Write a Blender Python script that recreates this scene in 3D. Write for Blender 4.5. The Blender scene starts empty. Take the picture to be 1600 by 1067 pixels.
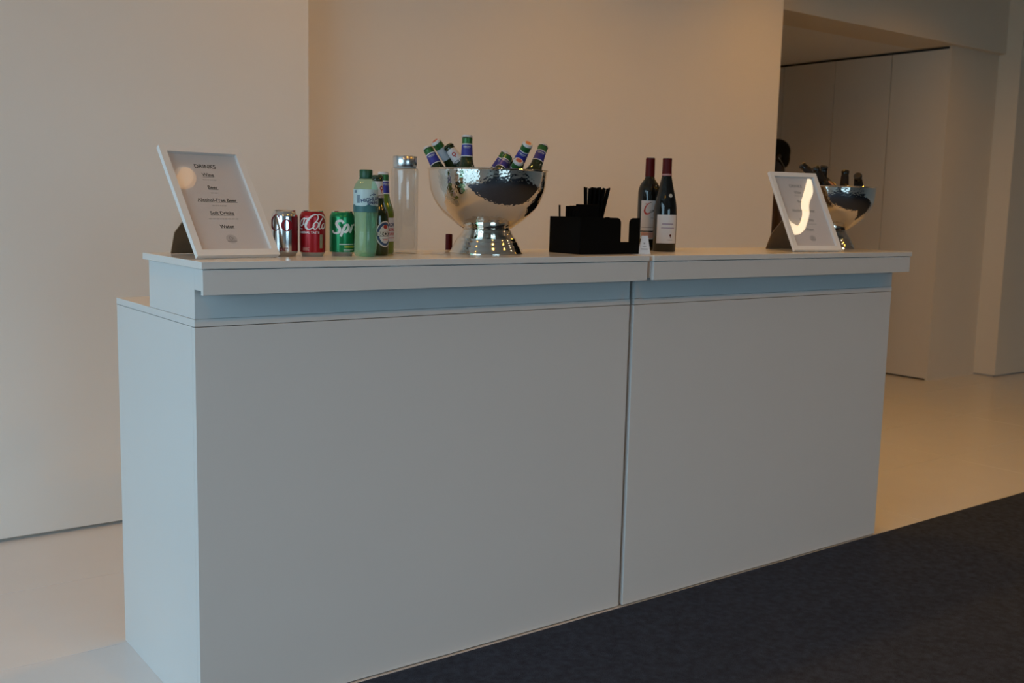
import bpy, bmesh, math, random
from mathutils import Vector, Matrix, Euler
random.seed(7)
PI = math.pi
sc = bpy.context.scene
C = sc.collection

# ------------------------------------------------------------------ camera
cam_d = bpy.data.cameras.new('camera')
cam_d.sensor_fit = 'HORIZONTAL'
cam_d.sensor_width = 36.0
cam_d.lens = 36.0 * 1627.4 / 1600.0
cam_d.clip_start = 0.05
cam = bpy.data.objects.new('camera', cam_d)
C.objects.link(cam)
CR = Vector((0.80108, -0.59809, 0.02344)); CU = Vector((0.05948, 0.11852, 0.99117)); CF = Vector((0.59559, 0.79261, -0.13052))
CAM = Vector((-0.82378, -2.28361, 1.23934))
mw = Matrix((CR, CU, -CF)).transposed().to_4x4()
mw.translation = CAM
cam.matrix_world = mw
sc.camera = cam
cam_d.dof.use_dof = True
cam_d.dof.focus_distance = 2.6
cam_d.dof.aperture_fstop = 6.3

# ------------------------------------------------------------------ world and exposure
DAY = (0.55, 0.81, 1.0)
SKY = 4.6
EXPO = 0.0
WARM = (1.0, 0.45, 0.045)
LAMPS = {'wall': 35.0, 'bar': 3.0, 'room': 60.0, 'recess': 6.0}     # watts of the rows of ceiling lamps; the recess one is added warm fill
world = bpy.data.worlds.new('overcast_sky')
sc.world = world
world.use_nodes = True
bg = world.node_tree.nodes['Background']
bg.inputs[0].default_value = (*DAY, 1)
bg.inputs[1].default_value = SKY
sc.view_settings.view_transform = 'Standard'
sc.view_settings.look = 'None'
sc.view_settings.exposure = EXPO
sc.view_settings.gamma = 1.0
sc.view_settings.use_curve_mapping = False
sc.cycles.max_bounces = 10
sc.cycles.diffuse_bounces = 5
sc.cycles.transparent_max_bounces = 24
sc.cycles.sample_clamp_indirect = 4.0
sc.cycles.caustics_reflective = False
sc.cycles.caustics_refractive = False

# ------------------------------------------------------------------ materials
MATS = {}
def mat(name, col=(0.8, 0.8, 0.8), rough=0.5, metal=0.0, spec=0.5, noise=0.0, nscale=20.0, bump=0.0, bscale=60.0, coat=0.0, emit=0.0):
    if name in MATS: return MATS[name]
    m = bpy.data.materials.new(name); m.use_nodes = True
    nt = m.node_tree; b = nt.nodes['Principled BSDF']
    b.inputs['Base Color'].default_value = (*col, 1)
    b.inputs['Roughness'].default_value = rough
    b.inputs['Metallic'].default_value = metal
    b.inputs['Specular IOR Level'].default_value = spec
    b.inputs['Coat Weight'].default_value = coat
    tc = nt.nodes.new('ShaderNodeTexCoord')
    if noise > 0:
        n = nt.nodes.new('ShaderNodeTexNoise'); n.inputs['Scale'].default_value = nscale; n.inputs['Detail'].default_value = 6
        nt.links.new(tc.outputs['Object'], n.inputs['Vector'])
        mx = nt.nodes.new('ShaderNodeMix'); mx.data_type = 'RGBA'
        mx.inputs['A'].default_value = (*[max(0, c * (1 - noise)) for c in col], 1)
        mx.inputs['B'].default_value = (*[min(1, c * (1 + noise)) for c in col], 1)
        nt.links.new(n.outputs['Fac'], mx.inputs['Factor'])
        nt.links.new(mx.outputs['Result'], b.inputs['Base Color'])
    if bump > 0:
        n2 = nt.nodes.new('ShaderNodeTexNoise'); n2.inputs['Scale'].default_value = bscale; n2.inputs['Detail'].default_value = 4
        nt.links.new(tc.outputs['Object'], n2.inputs['Vector'])
        bp = nt.nodes.new('ShaderNodeBump'); bp.inputs['Strength'].default_value = bump; bp.inputs['Distance'].default_value = 0.002
        nt.links.new(n2.outputs['Fac'], bp.inputs['Height'])
        nt.links.new(bp.outputs['Normal'], b.inputs['Normal'])
    if emit > 0:
        b.inputs['Emission Color'].default_value = (*col, 1)
        b.inputs['Emission Strength'].default_value = emit
    MATS[name] = m
    return m

def clear_mat(name, tint=(1, 1, 1), ior=1.45, body=0.0, bodycol=(0.5, 0.5, 0.5), rough=0.03):
    """see-through shell: tinted transparency, fresnel gloss and a little body colour"""
    if name in MATS: return MATS[name]
    m = bpy.data.materials.new(name); m.use_nodes = True
    nt = m.node_tree; nt.nodes.remove(nt.nodes['Principled BSDF'])
    out = nt.nodes['Material Output']
    tr = nt.nodes.new('ShaderNodeBsdfTransparent'); tr.inputs[0].default_value = (*tint, 1)
    gl = nt.nodes.new('ShaderNodeBsdfGlossy'); gl.inputs['Roughness'].default_value = rough
    fr = nt.nodes.new('ShaderNodeFresnel'); fr.inputs['IOR'].default_value = ior
    df = nt.nodes.new('ShaderNodeBsdfDiffuse'); df.inputs[0].default_value = (*bodycol, 1)
    m1 = nt.nodes.new('ShaderNodeMixShader'); m1.inputs[0].default_value = body
    nt.links.new(tr.outputs[0], m1.inputs[1]); nt.links.new(df.outputs[0], m1.inputs[2])
    m2 = nt.nodes.new('ShaderNodeMixShader')
    ge = nt.nodes.new('ShaderNodeNewGeometry'); ms = nt.nodes.new('ShaderNodeMath'); ms.operation = 'SUBTRACT'; ms.inputs[0].default_value = 1.0
    mm = nt.nodes.new('ShaderNodeMath'); mm.operation = 'MULTIPLY'
    nt.links.new(ge.outputs['Backfacing'], ms.inputs[1]); nt.links.new(fr.outputs[0], mm.inputs[0]); nt.links.new(ms.outputs[0], mm.inputs[1])
    nt.links.new(mm.outputs[0], m2.inputs[0]); nt.links.new(m1.outputs[0], m2.inputs[1]); nt.links.new(gl.outputs[0], m2.inputs[2])
    nt.links.new(m2.outputs[0], out.inputs[0])
    MATS[name] = m
    return m

def carpet_mat():
    m = bpy.data.materials.new('charcoal_carpet'); m.use_nodes = True
    nt = m.node_tree; b = nt.nodes['Principled BSDF']
    tc = nt.nodes.new('ShaderNodeTexCoord')
    n = nt.nodes.new('ShaderNodeTexNoise'); n.inputs['Scale'].default_value = 300; n.inputs['Detail'].default_value = 6
    n2 = nt.nodes.new('ShaderNodeTexNoise'); n2.inputs['Scale'].default_value = 45; n2.inputs['Detail'].default_value = 5
    nt.links.new(tc.outputs['Object'], n.inputs['Vector']); nt.links.new(tc.outputs['Object'], n2.inputs['Vector'])
    mul = nt.nodes.new('ShaderNodeMath'); mul.operation = 'MULTIPLY'
    nt.links.new(n.outputs['Fac'], mul.inputs[0]); nt.links.new(n2.outputs['Fac'], mul.inputs[1])
    r = nt.nodes.new('ShaderNodeValToRGB')
    r.color_ramp.elements[0].position = 0.12; r.color_ramp.elements[0].color = (0.028, 0.035, 0.052, 1)
    r.color_ramp.elements[1].position = 0.42; r.color_ramp.elements[1].color = (0.060, 0.074, 0.110, 1)
    nt.links.new(mul.outputs[0], r.inputs[0]); nt.links.new(r.outputs[0], b.inputs['Base Color'])
    b.inputs['Roughness'].default_value = 1.0; b.inputs['Specular IOR Level'].default_value = 0.1
    bp = nt.nodes.new('ShaderNodeBump'); bp.inputs['Strength'].default_value = 0.9; bp.inputs['Distance'].default_value = 0.006
    nt.links.new(n.outputs['Fac'], bp.inputs['Height']); nt.links.new(bp.outputs['Normal'], b.inputs['Normal'])
    return m

def hammered_mat():
    m = bpy.data.materials.new('hammered_steel'); m.use_nodes = True
    nt = m.node_tree; b = nt.nodes['Principled BSDF']
    b.inputs['Base Color'].default_value = (0.78, 0.73, 0.67, 1); b.inputs['Metallic'].default_value = 1.0; b.inputs['Roughness'].default_value = 0.06
    tc = nt.nodes.new('ShaderNodeTexCoord')
    vz = nt.nodes.new('ShaderNodeTexVoronoi'); vz.feature = 'SMOOTH_F1'; vz.inputs['Scale'].default_value = 140; vz.inputs['Smoothness'].default_value = 0.6
    nt.links.new(tc.outputs['Object'], vz.inputs['Vector'])
    bp = nt.nodes.new('ShaderNodeBump'); bp.inputs['Strength'].default_value = 0.30; bp.inputs['Distance'].default_value = 0.0010
    nt.links.new(vz.outputs['Distance'], bp.inputs['Height']); nt.links.new(bp.outputs['Normal'], b.inputs['Normal'])
    return m

M_WALL = mat('white_wall_paint', (0.78, 0.76, 0.73), 0.75, spec=0.3, noise=0.02, nscale=3, bump=0.06, bscale=180)
M_CEIL = mat('ceiling_paint', (0.80, 0.79, 0.77), 0.85, spec=0.2, noise=0.02, nscale=4)
M_SKIRT = mat('recessed_skirting', (0.45, 0.42, 0.38), 0.9, noise=0.1)
M_GAP = mat('dark_shadow_gap', (0.05, 0.045, 0.04), 0.9, noise=0.1)
M_TILE = mat('pale_floor_tile', (0.71, 0.715, 0.73), 0.22, spec=0.5, noise=0.03, nscale=6, bump=0.03, bscale=30)
M_GROUT = mat('grey_grout', (0.42, 0.38, 0.33), 0.9, noise=0.1)
M_CARPET = carpet_mat()
M_WHITE = mat('white_bar_laminate', (0.68, 0.69, 0.69), 0.42, spec=0.4, noise=0.012, nscale=5)
M_TOPW = mat('white_bar_top', (0.72, 0.72, 0.71), 0.22, spec=0.5, noise=0.012, nscale=5)
M_PANEL = mat('wall_panel_paint', (0.74, 0.66, 0.54), 0.6, spec=0.3, noise=0.02, nscale=4)
M_FRAMEW = mat('white_frame_paint', (0.80, 0.79, 0.78), 0.4, noise=0.015)
M_PAPER = mat('white_paper', (0.80, 0.75, 0.74), 0.8, spec=0.2, noise=0.01)
M_INK = mat('black_ink', (0.03, 0.03, 0.03), 0.7, noise=0.1)
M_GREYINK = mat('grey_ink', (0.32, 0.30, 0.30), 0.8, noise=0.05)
M_FAINT = mat('faint_grey_ink', (0.55, 0.52, 0.51), 0.8, noise=0.05)
M_BROWN = mat('brown_board', (0.21, 0.14, 0.08), 0.75, noise=0.15, nscale=50)
M_STEEL = mat('polished_steel', (0.80, 0.76, 0.70), 0.09, 1.0, noise=0.02)
M_BRUSH = mat('brushed_steel', (0.72, 0.72, 0.72), 0.24, 1.0, noise=0.05, nscale=80)
M_HAMMER = hammered_mat()
M_BLACKP = mat('black_plastic', (0.003, 0.003, 0.003), 0.6, spec=0.06, noise=0.1)
M_NAPKIN = mat('black_napkin', (0.004, 0.0035, 0.0035), 0.9, spec=0.05, noise=0.15, nscale=90)
M_BEER = mat('dark_green_glass', (0.018, 0.030, 0.008), 0.06, spec=0.6, noise=0.15, nscale=30)
M_BEER2 = mat('bright_green_glass', (0.13, 0.18, 0.015), 0.06, spec=0.6, noise=0.15, nscale=30)
M_BLACKGLASS = mat('dark_wine_glass', (0.007, 0.007, 0.006), 0.06, spec=0.6, noise=0.15, nscale=30)
M_BROWNGLASS = mat('dark_brown_glass', (0.009, 0.006, 0.004), 0.12, spec=0.35, noise=0.15, nscale=30)
M_GREENFOIL = mat('green_foil', (0.03, 0.14, 0.035), 0.35, metal=0.3, noise=0.25, nscale=120)
M_BLUE = mat('blue_label', (0.030, 0.030, 0.27), 0.5, noise=0.06)
M_LABELW = mat('white_label', (0.68, 0.66, 0.67), 0.6, noise=0.02)
M_LABELG = mat('silver_foil_label', (0.55, 0.55, 0.58), 0.45, noise=0.05)
M_CAPRED = mat('cap_print_red', (0.50, 0.12, 0.07), 0.4, noise=0.1)
M_CAPG = mat('dark_green_cap', (0.012, 0.04, 0.018), 0.35, noise=0.1)
M_REDCAPS = mat('dark_red_capsule', (0.085, 0.003, 0.004), 0.5, spec=0.2, noise=0.1)
M_LABRED = mat('red_print', (0.46, 0.035, 0.025), 0.6, noise=0.05)
M_LABPINK = mat('salmon_label', (0.62, 0.36, 0.30), 0.6, noise=0.04)
M_GOLD = mat('gold_print', (0.45, 0.33, 0.14), 0.45, noise=0.05)
M_CANALU = mat('silver_can', (0.80, 0.80, 0.80), 0.16, 1.0, noise=0.03)
M_CANRED = mat('red_can', (0.36, 0.006, 0.012), 0.28, metal=0.35, noise=0.04)
M_CANWINE = mat('wine_red_can', (0.21, 0.008, 0.016), 0.28, metal=0.35, noise=0.04)
M_LETTER = mat('wine_red_ink', (0.22, 0.006, 0.016), 0.5, spec=0.3, noise=0.03)
M_CANGREEN = mat('green_can', (0.010, 0.24, 0.085), 0.26, metal=0.45, noise=0.04)
M_PRINTW = mat('white_print', (0.78, 0.78, 0.78), 0.4, noise=0.02)
M_PRINTY = mat('yellow_green_print', (0.32, 0.36, 0.03), 0.5, noise=0.02)
M_PET = clear_mat('green_tinted_plastic', (0.76, 0.95, 0.84), 1.4, 0.16, (0.36, 0.62, 0.47), 0.05)
M_WATERG = clear_mat('bottle_water', (0.88, 0.98, 0.92), 1.12, 0.14, (0.55, 0.74, 0.63), 0.1)
M_CAPGREEN = mat('green_screw_cap', (0.006, 0.075, 0.03), 0.4, noise=0.05)
M_PETLABEL = mat('pale_blue_label', (0.50, 0.66, 0.68), 0.45, noise=0.03)
M_TEAL = mat('teal_label', (0.035, 0.14, 0.15), 0.45, noise=0.12, nscale=60)
M_NAVY = mat('navy_print', (0.025, 0.06, 0.16), 0.5, noise=0.05)
M_CLEAR = clear_mat('clear_glass', (0.92, 0.935, 0.94), 1.7, 0.05, (0.8, 0.8, 0.8), 0.02)
M_CLEARIN = clear_mat('inner_clear_glass', (0.96, 0.96, 0.955), 1.5, 0.03, (0.8, 0.8, 0.8), 0.02)
M_PANE = clear_mat('picture_glass', (0.97, 0.97, 0.97), 1.5, 0.0, (0.8, 0.8, 0.8), 0.01)
M_WINGLASS = clear_mat('window_glass', (0.96, 0.98, 0.98), 1.3, 0.0, (0.8, 0.8, 0.8), 0.01)
M_MULLION = mat('dark_window_frame', (0.05, 0.055, 0.06), 0.5, noise=0.05)
M_LAMP = mat('warm_lamp_glow', (1.0, 0.78, 0.56), 0.5, emit=2.2)
M_HOOK = mat('hook_reflection_glow', (1.0, 0.78, 0.50), 0.5, emit=20.0)
M_SKIN = mat('brown_skin', (0.025, 0.014, 0.011), 0.55, noise=0.08)
M_HAIR = mat('black_hair', (0.004, 0.004, 0.004), 0.8, spec=0.2, noise=0.2, nscale=120, bump=0.6, bscale=220)
M_SHIRT = mat('mauve_grey_jacket', (0.16, 0.115, 0.115), 0.85, noise=0.1, nscale=60)
M_TROUSER = mat('black_trousers', (0.012, 0.012, 0.014), 0.9, noise=0.1)
M_WIRE = mat('pale_wire', (0.55, 0.55, 0.50), 0.5, noise=0.02)

# ------------------------------------------------------------------ builders
def link(name, me, m=None, parent=None, smooth=False):
    o = bpy.data.objects.new(name, me); C.objects.link(o)
    if m: me.materials.append(m)
    if smooth:
        for p in me.polygons: p.use_smooth = True
    if parent is not None: o.parent = parent
    return o
def from_bm(name, bm, m=None, parent=None, smooth=False, angle=None):
    me = bpy.data.meshes.new(name); bmesh.ops.recalc_face_normals(bm, faces=bm.faces[:]); bm.to_mesh(me); bm.free()
    if angle is not None:
        for p in me.polygons: p.use_smooth = True
        try: me.set_sharp_from_angle(angle=angle)
        except Exception: pass
    return link(name, me, m, parent, smooth)
def tag(o, label=None, cat=None, group=None, kind=None):
    if label: o['label'] = label
    if cat: o['category'] = cat
    if group: o['group'] = group
    if kind: o['kind'] = kind
    return o
def empty(name, loc=(0, 0, 0), rz=0.0):
    o = bpy.data.objects.new(name, None); C.objects.link(o); o.empty_display_size = 0.05
    o.location = loc; o.rotation_euler = (0, 0, rz)
    return o
def box_bm(bm, x0, x1, y0, y1, z0, z1):
    r = bmesh.ops.create_cube(bm, size=1.0)
    for v in r['verts']:
        v.co = Vector((x0 + (v.co.x + 0.5) * (x1 - x0), y0 + (v.co.y + 0.5) * (y1 - y0), z0 + (v.co.z + 0.5) * (z1 - z0)))
    return r['verts']
def box(name, x0, x1, y0, y1, z0, z1, m, parent=None, bev=0.0):
    bm = bmesh.new(); box_bm(bm, x0, x1, y0, y1, z0, z1)
    if bev > 0: bmesh.ops.bevel(bm, geom=bm.edges[:], offset=bev, segments=2, profile=0.5, affect='EDGES')
    return from_bm(name, bm, m, parent)
def boxes(name, lst, m, parent=None):
    bm = bmesh.new()
    for b in lst: box_bm(bm, *b)
    return from_bm(name, bm, m, parent)
def lathe_bm(bm, prof, seg=40, rfun=None):
    rings = []
    for (r, z) in prof:
        if r < 1e-6: rings.append([bm.verts.new((0, 0, z))])
        else:
            rings.append([bm.verts.new(((rfun(r, z, 2 * PI * i / seg) if rfun else r) * math.cos(2 * PI * i / seg), (rfun(r, z, 2 * PI * i / seg) if rfun else r) * math.sin(2 * PI * i / seg), z)) for i in range(seg)])
    for a, b in zip(rings[:-1], rings[1:]):
        if len(a) == 1 and len(b) == 1: continue
        for i in range(seg):
            j = (i + 1) % seg
            if len(a) == 1: bm.faces.new((a[0], b[i], b[j]))
            elif len(b) == 1: bm.faces.new((a[i], a[j], b[0]))
            else: bm.faces.new((a[i], a[j], b[j], b[i]))
def lathe(name, prof, m, parent=None, seg=40, rfun=None, angle=0.7):
    bm = bmesh.new(); lathe_bm(bm, prof, seg, rfun)
    return from_bm(name, bm, m, parent, angle=angle)
def prism(name, pts, z0, z1, m, parent=None, mtx=None):
    bm = bmesh.new()
    a = [bm.verts.new((p[0], p[1], z0)) for p in pts]; b = [bm.verts.new((p[0], p[1], z1)) for p in pts]
    bm.faces.new(a); bm.faces.new(b)
    n = len(pts)
    for i in range(n): bm.faces.new((a[i], a[(i + 1) % n], b[(i + 1) % n], b[i]))
    if mtx: bmesh.ops.transform(bm, matrix=mtx, verts=bm.verts[:])
    return from_bm(name, bm, m, parent)
def tube_bm(bm, pts, r, seg=6):
    prev = None
    pts = [Vector(p) for p in pts]
    for k, p in enumerate(pts):
        d = (pts[min(k + 1, len(pts) - 1)] - pts[max(k - 1, 0)]).normalized()
        u = d.orthogonal().normalized(); w = d.cross(u)
        if prev:
            u = (prev[1] - d * prev[1].dot(d)).normalized(); w = d.cross(u)
        ring = [bm.verts.new(p + (u * math.cos(2 * PI * i / seg) + w * math.sin(2 * PI * i / seg)) * r) for i in range(seg)]
        if prev:
            for i in range(seg): bm.faces.new((prev[0][i], prev[0][(i + 1) % seg], ring[(i + 1) % seg], ring[i]))
        else: bm.faces.new(ring)
        prev = (ring, u)
    bm.faces.new(prev[0])

# flat graphics: lists of (verts2d, faces), later mapped on a plane or round a cylinder
def text2d(s, size, shear=0.0, bold=0.0, align='CENTER', spacing=1.0):
    cu = bpy.data.curves.new('t', 'FONT'); cu.body = s; cu.size = size; cu.shear = shear; cu.offset = bold
    cu.align_x = align; cu.align_y = 'CENTER'; cu.space_character = spacing; cu.resolution_u = 3
    o = bpy.data.objects.new('t', cu); C.objects.link(o)
    bpy.context.view_layer.update()
    me = bpy.data.meshes.new_from_object(o.evaluated_get(bpy.context.evaluated_depsgraph_get()))
    vs = [(v.co.x, v.co.y) for v in me.vertices]; fs = [tuple(p.vertices) for p in me.polygons]
    bpy.data.objects.remove(o); bpy.data.curves.remove(cu); bpy.data.meshes.remove(me)
    return vs, fs
def rot2d(g, a, dx=0, dy=0):
    c, s = math.cos(a), math.sin(a)
    return [(x * c - y * s + dx, x * s + y * c + dy) for x, y in g[0]], g[1]
def stroke2d(pts, widths, sub=5):
    """ribbon through pts (Catmull-Rom) with a width at each point"""
    P = [Vector(p) for p in pts]; out = []; ws = []
    if isinstance(widths, (int, float)): widths = [widths] * len(P)
    for i in range(len(P) - 1):
        p0 = P[max(i - 1, 0)]; p1 = P[i]; p2 = P[i + 1]; p3 = P[min(i + 2, len(P) - 1)]
        for k in range(sub):
            t = k / sub
            out.append(0.5 * ((2 * p1) + (p2 - p0) * t + (2 * p0 - 5 * p1 + 4 * p2 - p3) * t * t + (3 * p1 - p0 - 3 * p2 + p3) * t ** 3))
            ws.append(widths[i] * (1 - t) + widths[i + 1] * t)
    out.append(P[-1]); ws.append(widths[-1])
    vs = []; fs = []
    for i, p in enumerate(out):
        d = out[min(i + 1, len(out) - 1)] - out[max(i - 1, 0)]
        d = d.normalized() if d.length > 1e-9 else Vector((1, 0))
        n = Vector((-d.y, d.x)) * ws[i] * 0.5
        vs += [tuple(p + n), tuple(p - n)]
        if i: fs.append((2 * i - 2, 2 * i - 1, 2 * i + 1, 2 * i))
    return vs, fs
def rect2d(x0, x1, y0, y1, nx=1, ny=1):
    vs = [(x0 + (x1 - x0) * i / nx, y0 + (y1 - y0) * j / ny) for j in range(ny + 1) for i in range(nx + 1)]
    fs = [(j * (nx + 1) + i, j * (nx + 1) + i + 1, (j + 1) * (nx + 1) + i + 1, (j + 1) * (nx + 1) + i) for j in range(ny) for i in range(nx)]
    return vs, fs
def ring2d(cx, cy, rx0, ry0, rx1, ry1, n=36, rings=3):
    vs = []; fs = []
    for k in range(rings + 1):
        t = k / rings
        for i in range(n):
            a = 2 * PI * i / n
            vs.append((cx + (rx0 + (rx1 - rx0) * t) * math.cos(a), cy + (ry0 + (ry1 - ry0) * t) * math.sin(a)))
    for k in range(rings):
        for i in range(n): fs.append((k * n + i, k * n + (i + 1) % n, (k + 1) * n + (i + 1) % n, (k + 1) * n + i))
    return vs, fs
def graphics_bm(glist, maxlen=None):
    bm = bmesh.new()
    for vs, fs in glist:
        bv = [bm.verts.new((x, y, 0)) for x, y in vs]
        for f in fs:
            try: bm.faces.new([bv[i] for i in f])
            except ValueError: pass
    if maxlen:
        bmesh.ops.triangulate(bm, faces=bm.faces[:])
        for _ in range(4):
            es = [e for e in bm.edges if e.calc_length() > maxlen]
            if not es: break
            bmesh.ops.subdivide_edges(bm, edges=es, cuts=1)
            bmesh.ops.triangulate(bm, faces=bm.faces[:])
    return bm
def flat_print(name, glist, m, parent, mtx):
    bm = graphics_bm(glist)
    bmesh.ops.transform(bm, matrix=mtx, verts=bm.verts[:])
    me = bpy.data.meshes.new(name); bm.to_mesh(me); bm.free()
    return link(name, me, m, parent)
def wrap_print(name, glist, m, parent, rad, lift=0.0003, view=False, ang0=0.0, maxlen=0.004):
    """graphics in metres: x along the surface (or the seen offset if view), y = height; local -Y is the front"""
    bm = graphics_bm(glist, maxlen)
    for v in bm.verts:
        r = rad(v.co.y) if callable(rad) else rad
        a = (math.asin(max(-0.9995, min(0.9995, v.co.x / r))) if view else v.co.x / r) + ang0
        z = v.co.y; r += lift
        v.co = Vector((r * math.sin(a), -r * math.cos(a), z))
    me = bpy.data.meshes.new(name); bm.to_mesh(me); bm.free()
    return link(name, me, m, parent, smooth=True)
def facing(x, y):
    """turn that points local -Y at the place the viewers stand"""
    return math.atan2(CAM.y - y, CAM.x - x) + PI / 2
def copy_tree(o, parent=None):
    c = o.copy(); C.objects.link(c); c.parent = parent
    for ch in list(o.children): copy_tree(ch, c)
    return c
ZT = 1.10   # height of the bar top

# ------------------------------------------------------------------ the room
XL, XR, YF, ZC = -3.3, 9.5, -9.0, 3.0
# floor with laid tiles
floor = tag(box('floor', XL, XR, YF, 4.7, -0.12, -0.004, M_GROUT), kind='structure')
TW, TH = 1.14, 0.57
bm = bmesh.new(); box_bm(bm, 0.0012, TW - 0.0012, 0.0012, TH - 0.0012, -0.0045, 0.0)
top = [e for e in bm.edges if all(abs(v.co.z) < 1e-6 for v in e.verts)]
bmesh.ops.bevel(bm, geom=top, offset=0.0008, segments=1, affect='EDGES')
bmesh.ops.recalc_face_normals(bm, faces=bm.faces[:])
tile_me = bpy.data.meshes.new('tile'); bm.to_mesh(tile_me); bm.free(); tile_me.materials.append(M_TILE)
for r in range(-1, 8):
    for c in range(12):
        x = XL - 0.54 + c * TW
        t = bpy.data.objects.new('tile', tile_me); C.objects.link(t); t.parent = floor; t.location = (x, r * TH, 0)
carpet = box('carpet', XL + 0.4, XR - 0.05, YF + 0.05, -0.019, 0.0002, 0.007, M_CARPET, None, 0.002)
tag(carpet, 'charcoal grey carpet lying in front of the white bar', 'carpet')

def shadow_wall(name, x0, x1, y0, y1, z1, m=M_WALL):
    """wall with a recessed shadow gap at its foot"""
    w = box(name, x0, x1, y0, y1, 0.014, z1, m); tag(w, kind='structure')
    g = box('shadow_gap', x0 + 0.01, x1 - 0.012, y0 + 0.02, y1 - 0.02, 0.0, 0.016, M_SKIRT, w)
    return w
shadow_wall('wall_back_left', XL, 1.085, 1.665, 2.3, ZC)
shadow_wall('wall_back_centre', 1.085, 4.21, 1.84, 2.3, ZC)
tag(box('wall_lintel', 4.21, 6.95, 1.96, 2.3, 2.445, ZC, M_PANEL), kind='structure')
tag(box('ceiling_recess', 2.3, 6.95, 2.3, 4.7, 2.445, ZC, M_CEIL), kind='structure')
tag(box('wall_recess_back', 2.3, 6.95, 4.56, 4.7, 0, 2.445, M_WALL), kind='structure')
tag(box('wall_recess_left', 2.2, 2.3, 2.3, 4.7, 0, 2.445, M_WALL), kind='structure')
wp = tag(box('wall_recess_right', 6.325, 6.95, 2.03, 4.7, 0, 2.445, M_GAP), kind='structure')
pm = None
for i in range(5):
    y0 = 1.985 + i * 0.508 + (0 if i else 0.0425)
    box('panel', 6.30, 6.328, y0 + 0.003, 1.985 + (i + 1) * 0.508 - 0.003, 0.012, 2.426, M_PANEL, wp, 0.0015)
wc = tag(box('wall_column', 6.30, 6.95, 2.012, 2.03, 0.0, 2.445, M_PANEL), kind='structure')
shadow_wall('wall_back_right', 6.95, XR, 1.84, 2.3, ZC, M_PANEL)
tag(box('wall_right', XR, XR + 0.15, YF, 4.7, 0, ZC, M_WALL), kind='structure')
tag(box('ceiling', XL, XR, YF, 1.97, ZC, ZC + 0.12, M_CEIL), kind='structure')

def window_wall(name, axis, pos, a0, a1, thick, wins, z0=0.12, z1=2.82):
    """wall on x=pos or y=pos from a0 to a1 with glazed openings (list of (start, end, bays))"""
    lst = []
    def add(u0, u1, zz0, zz1):
        if axis == 'x': lst.append((min(pos, pos + thick), max(pos, pos + thick), u0, u1, zz0, zz1))
        else: lst.append((u0, u1, min(pos, pos + thick), max(pos, pos + thick), zz0, zz1))
    cur = a0
    for (s, e, n) in wins:
        if s > cur: add(cur, s, 0, ZC)
        add(s, e, 0, z0); add(s, e, z1, ZC); cur = e
    if a1 > cur: add(cur, a1, 0, ZC)
    tag(boxes(name, lst, M_WALL), kind='structure')
nwin = 0
def window(axis, pos, s, e, bays, z0=0.12, z1=2.82):
    global nwin
    nwin += 1
    def bx(name, u0, u1, d0, d1, zz0, zz1, m, par):
        if axis == 'x': return box(name, pos + d0, pos + d1, u0, u1, zz0, zz1, m, par)
        return box(name, u0, u1, pos + d0, pos + d1, zz0, zz1, m, par)
    w = tag(empty('window_%d' % nwin, (0, 0, 0)), kind='structure')
    bx('sill', s, e, -0.1, -0.02, z0, z0 + 0.05, M_MULLION, w); bx('head', s, e, -0.1, -0.02, z1 - 0.05, z1, M_MULLION, w)
    for i in range(bays + 1):
        u = s + (e - s) * i / bays
        bx('mullion', max(s, u - 0.035), min(e, u + 0.035), -0.1, -0.02, z0 + 0.05, z1 - 0.05, M_MULLION, w)
    for i in range(bays):
        u0 = s + (e - s) * i / bays + 0.035; u1 = s + (e - s) * (i + 1) / bays - 0.035
        bx('pane', u0, u1, -0.064, -0.056, z0 + 0.05, z1 - 0.05, M_WINGLASS, w)
    ld = bpy.data.lights.new('window_portal', 'AREA'); ld.shape = 'RECTANGLE'; ld.size = e - s; ld.size_y = z1 - z0
    ld.cycles.is_portal = True
    lo = bpy.data.objects.new('window_portal', ld); C.objects.link(lo)
    if axis == 'x': lo.location = (pos - 0.12, (s + e) / 2, (z0 + z1) / 2); lo.rotation_euler = (PI / 2, 0, -PI / 2)
    else: lo.location = ((s + e) / 2, pos - 0.12, (z0 + z1) / 2); lo.rotation_euler = (PI / 2, 0, PI)
window_wall('wall_left', 'x', XL, YF, 4.7, -0.15, [(-3.2, 0.4, 3)])
window_wall('wall_front', 'y', YF, XL, XR, -0.15, [(-1.6, 1.7, 3)])
window('x', XL, -3.2, 0.4, 3)
window('y', YF, -1.6, 1.7, 3)
tag(box('ground', -40, 40, -45, 40, -0.3, -0.16, mat('street_paving', (0.32, 0.32, 0.31), 0.9, noise=0.1)), kind='structure')

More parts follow.
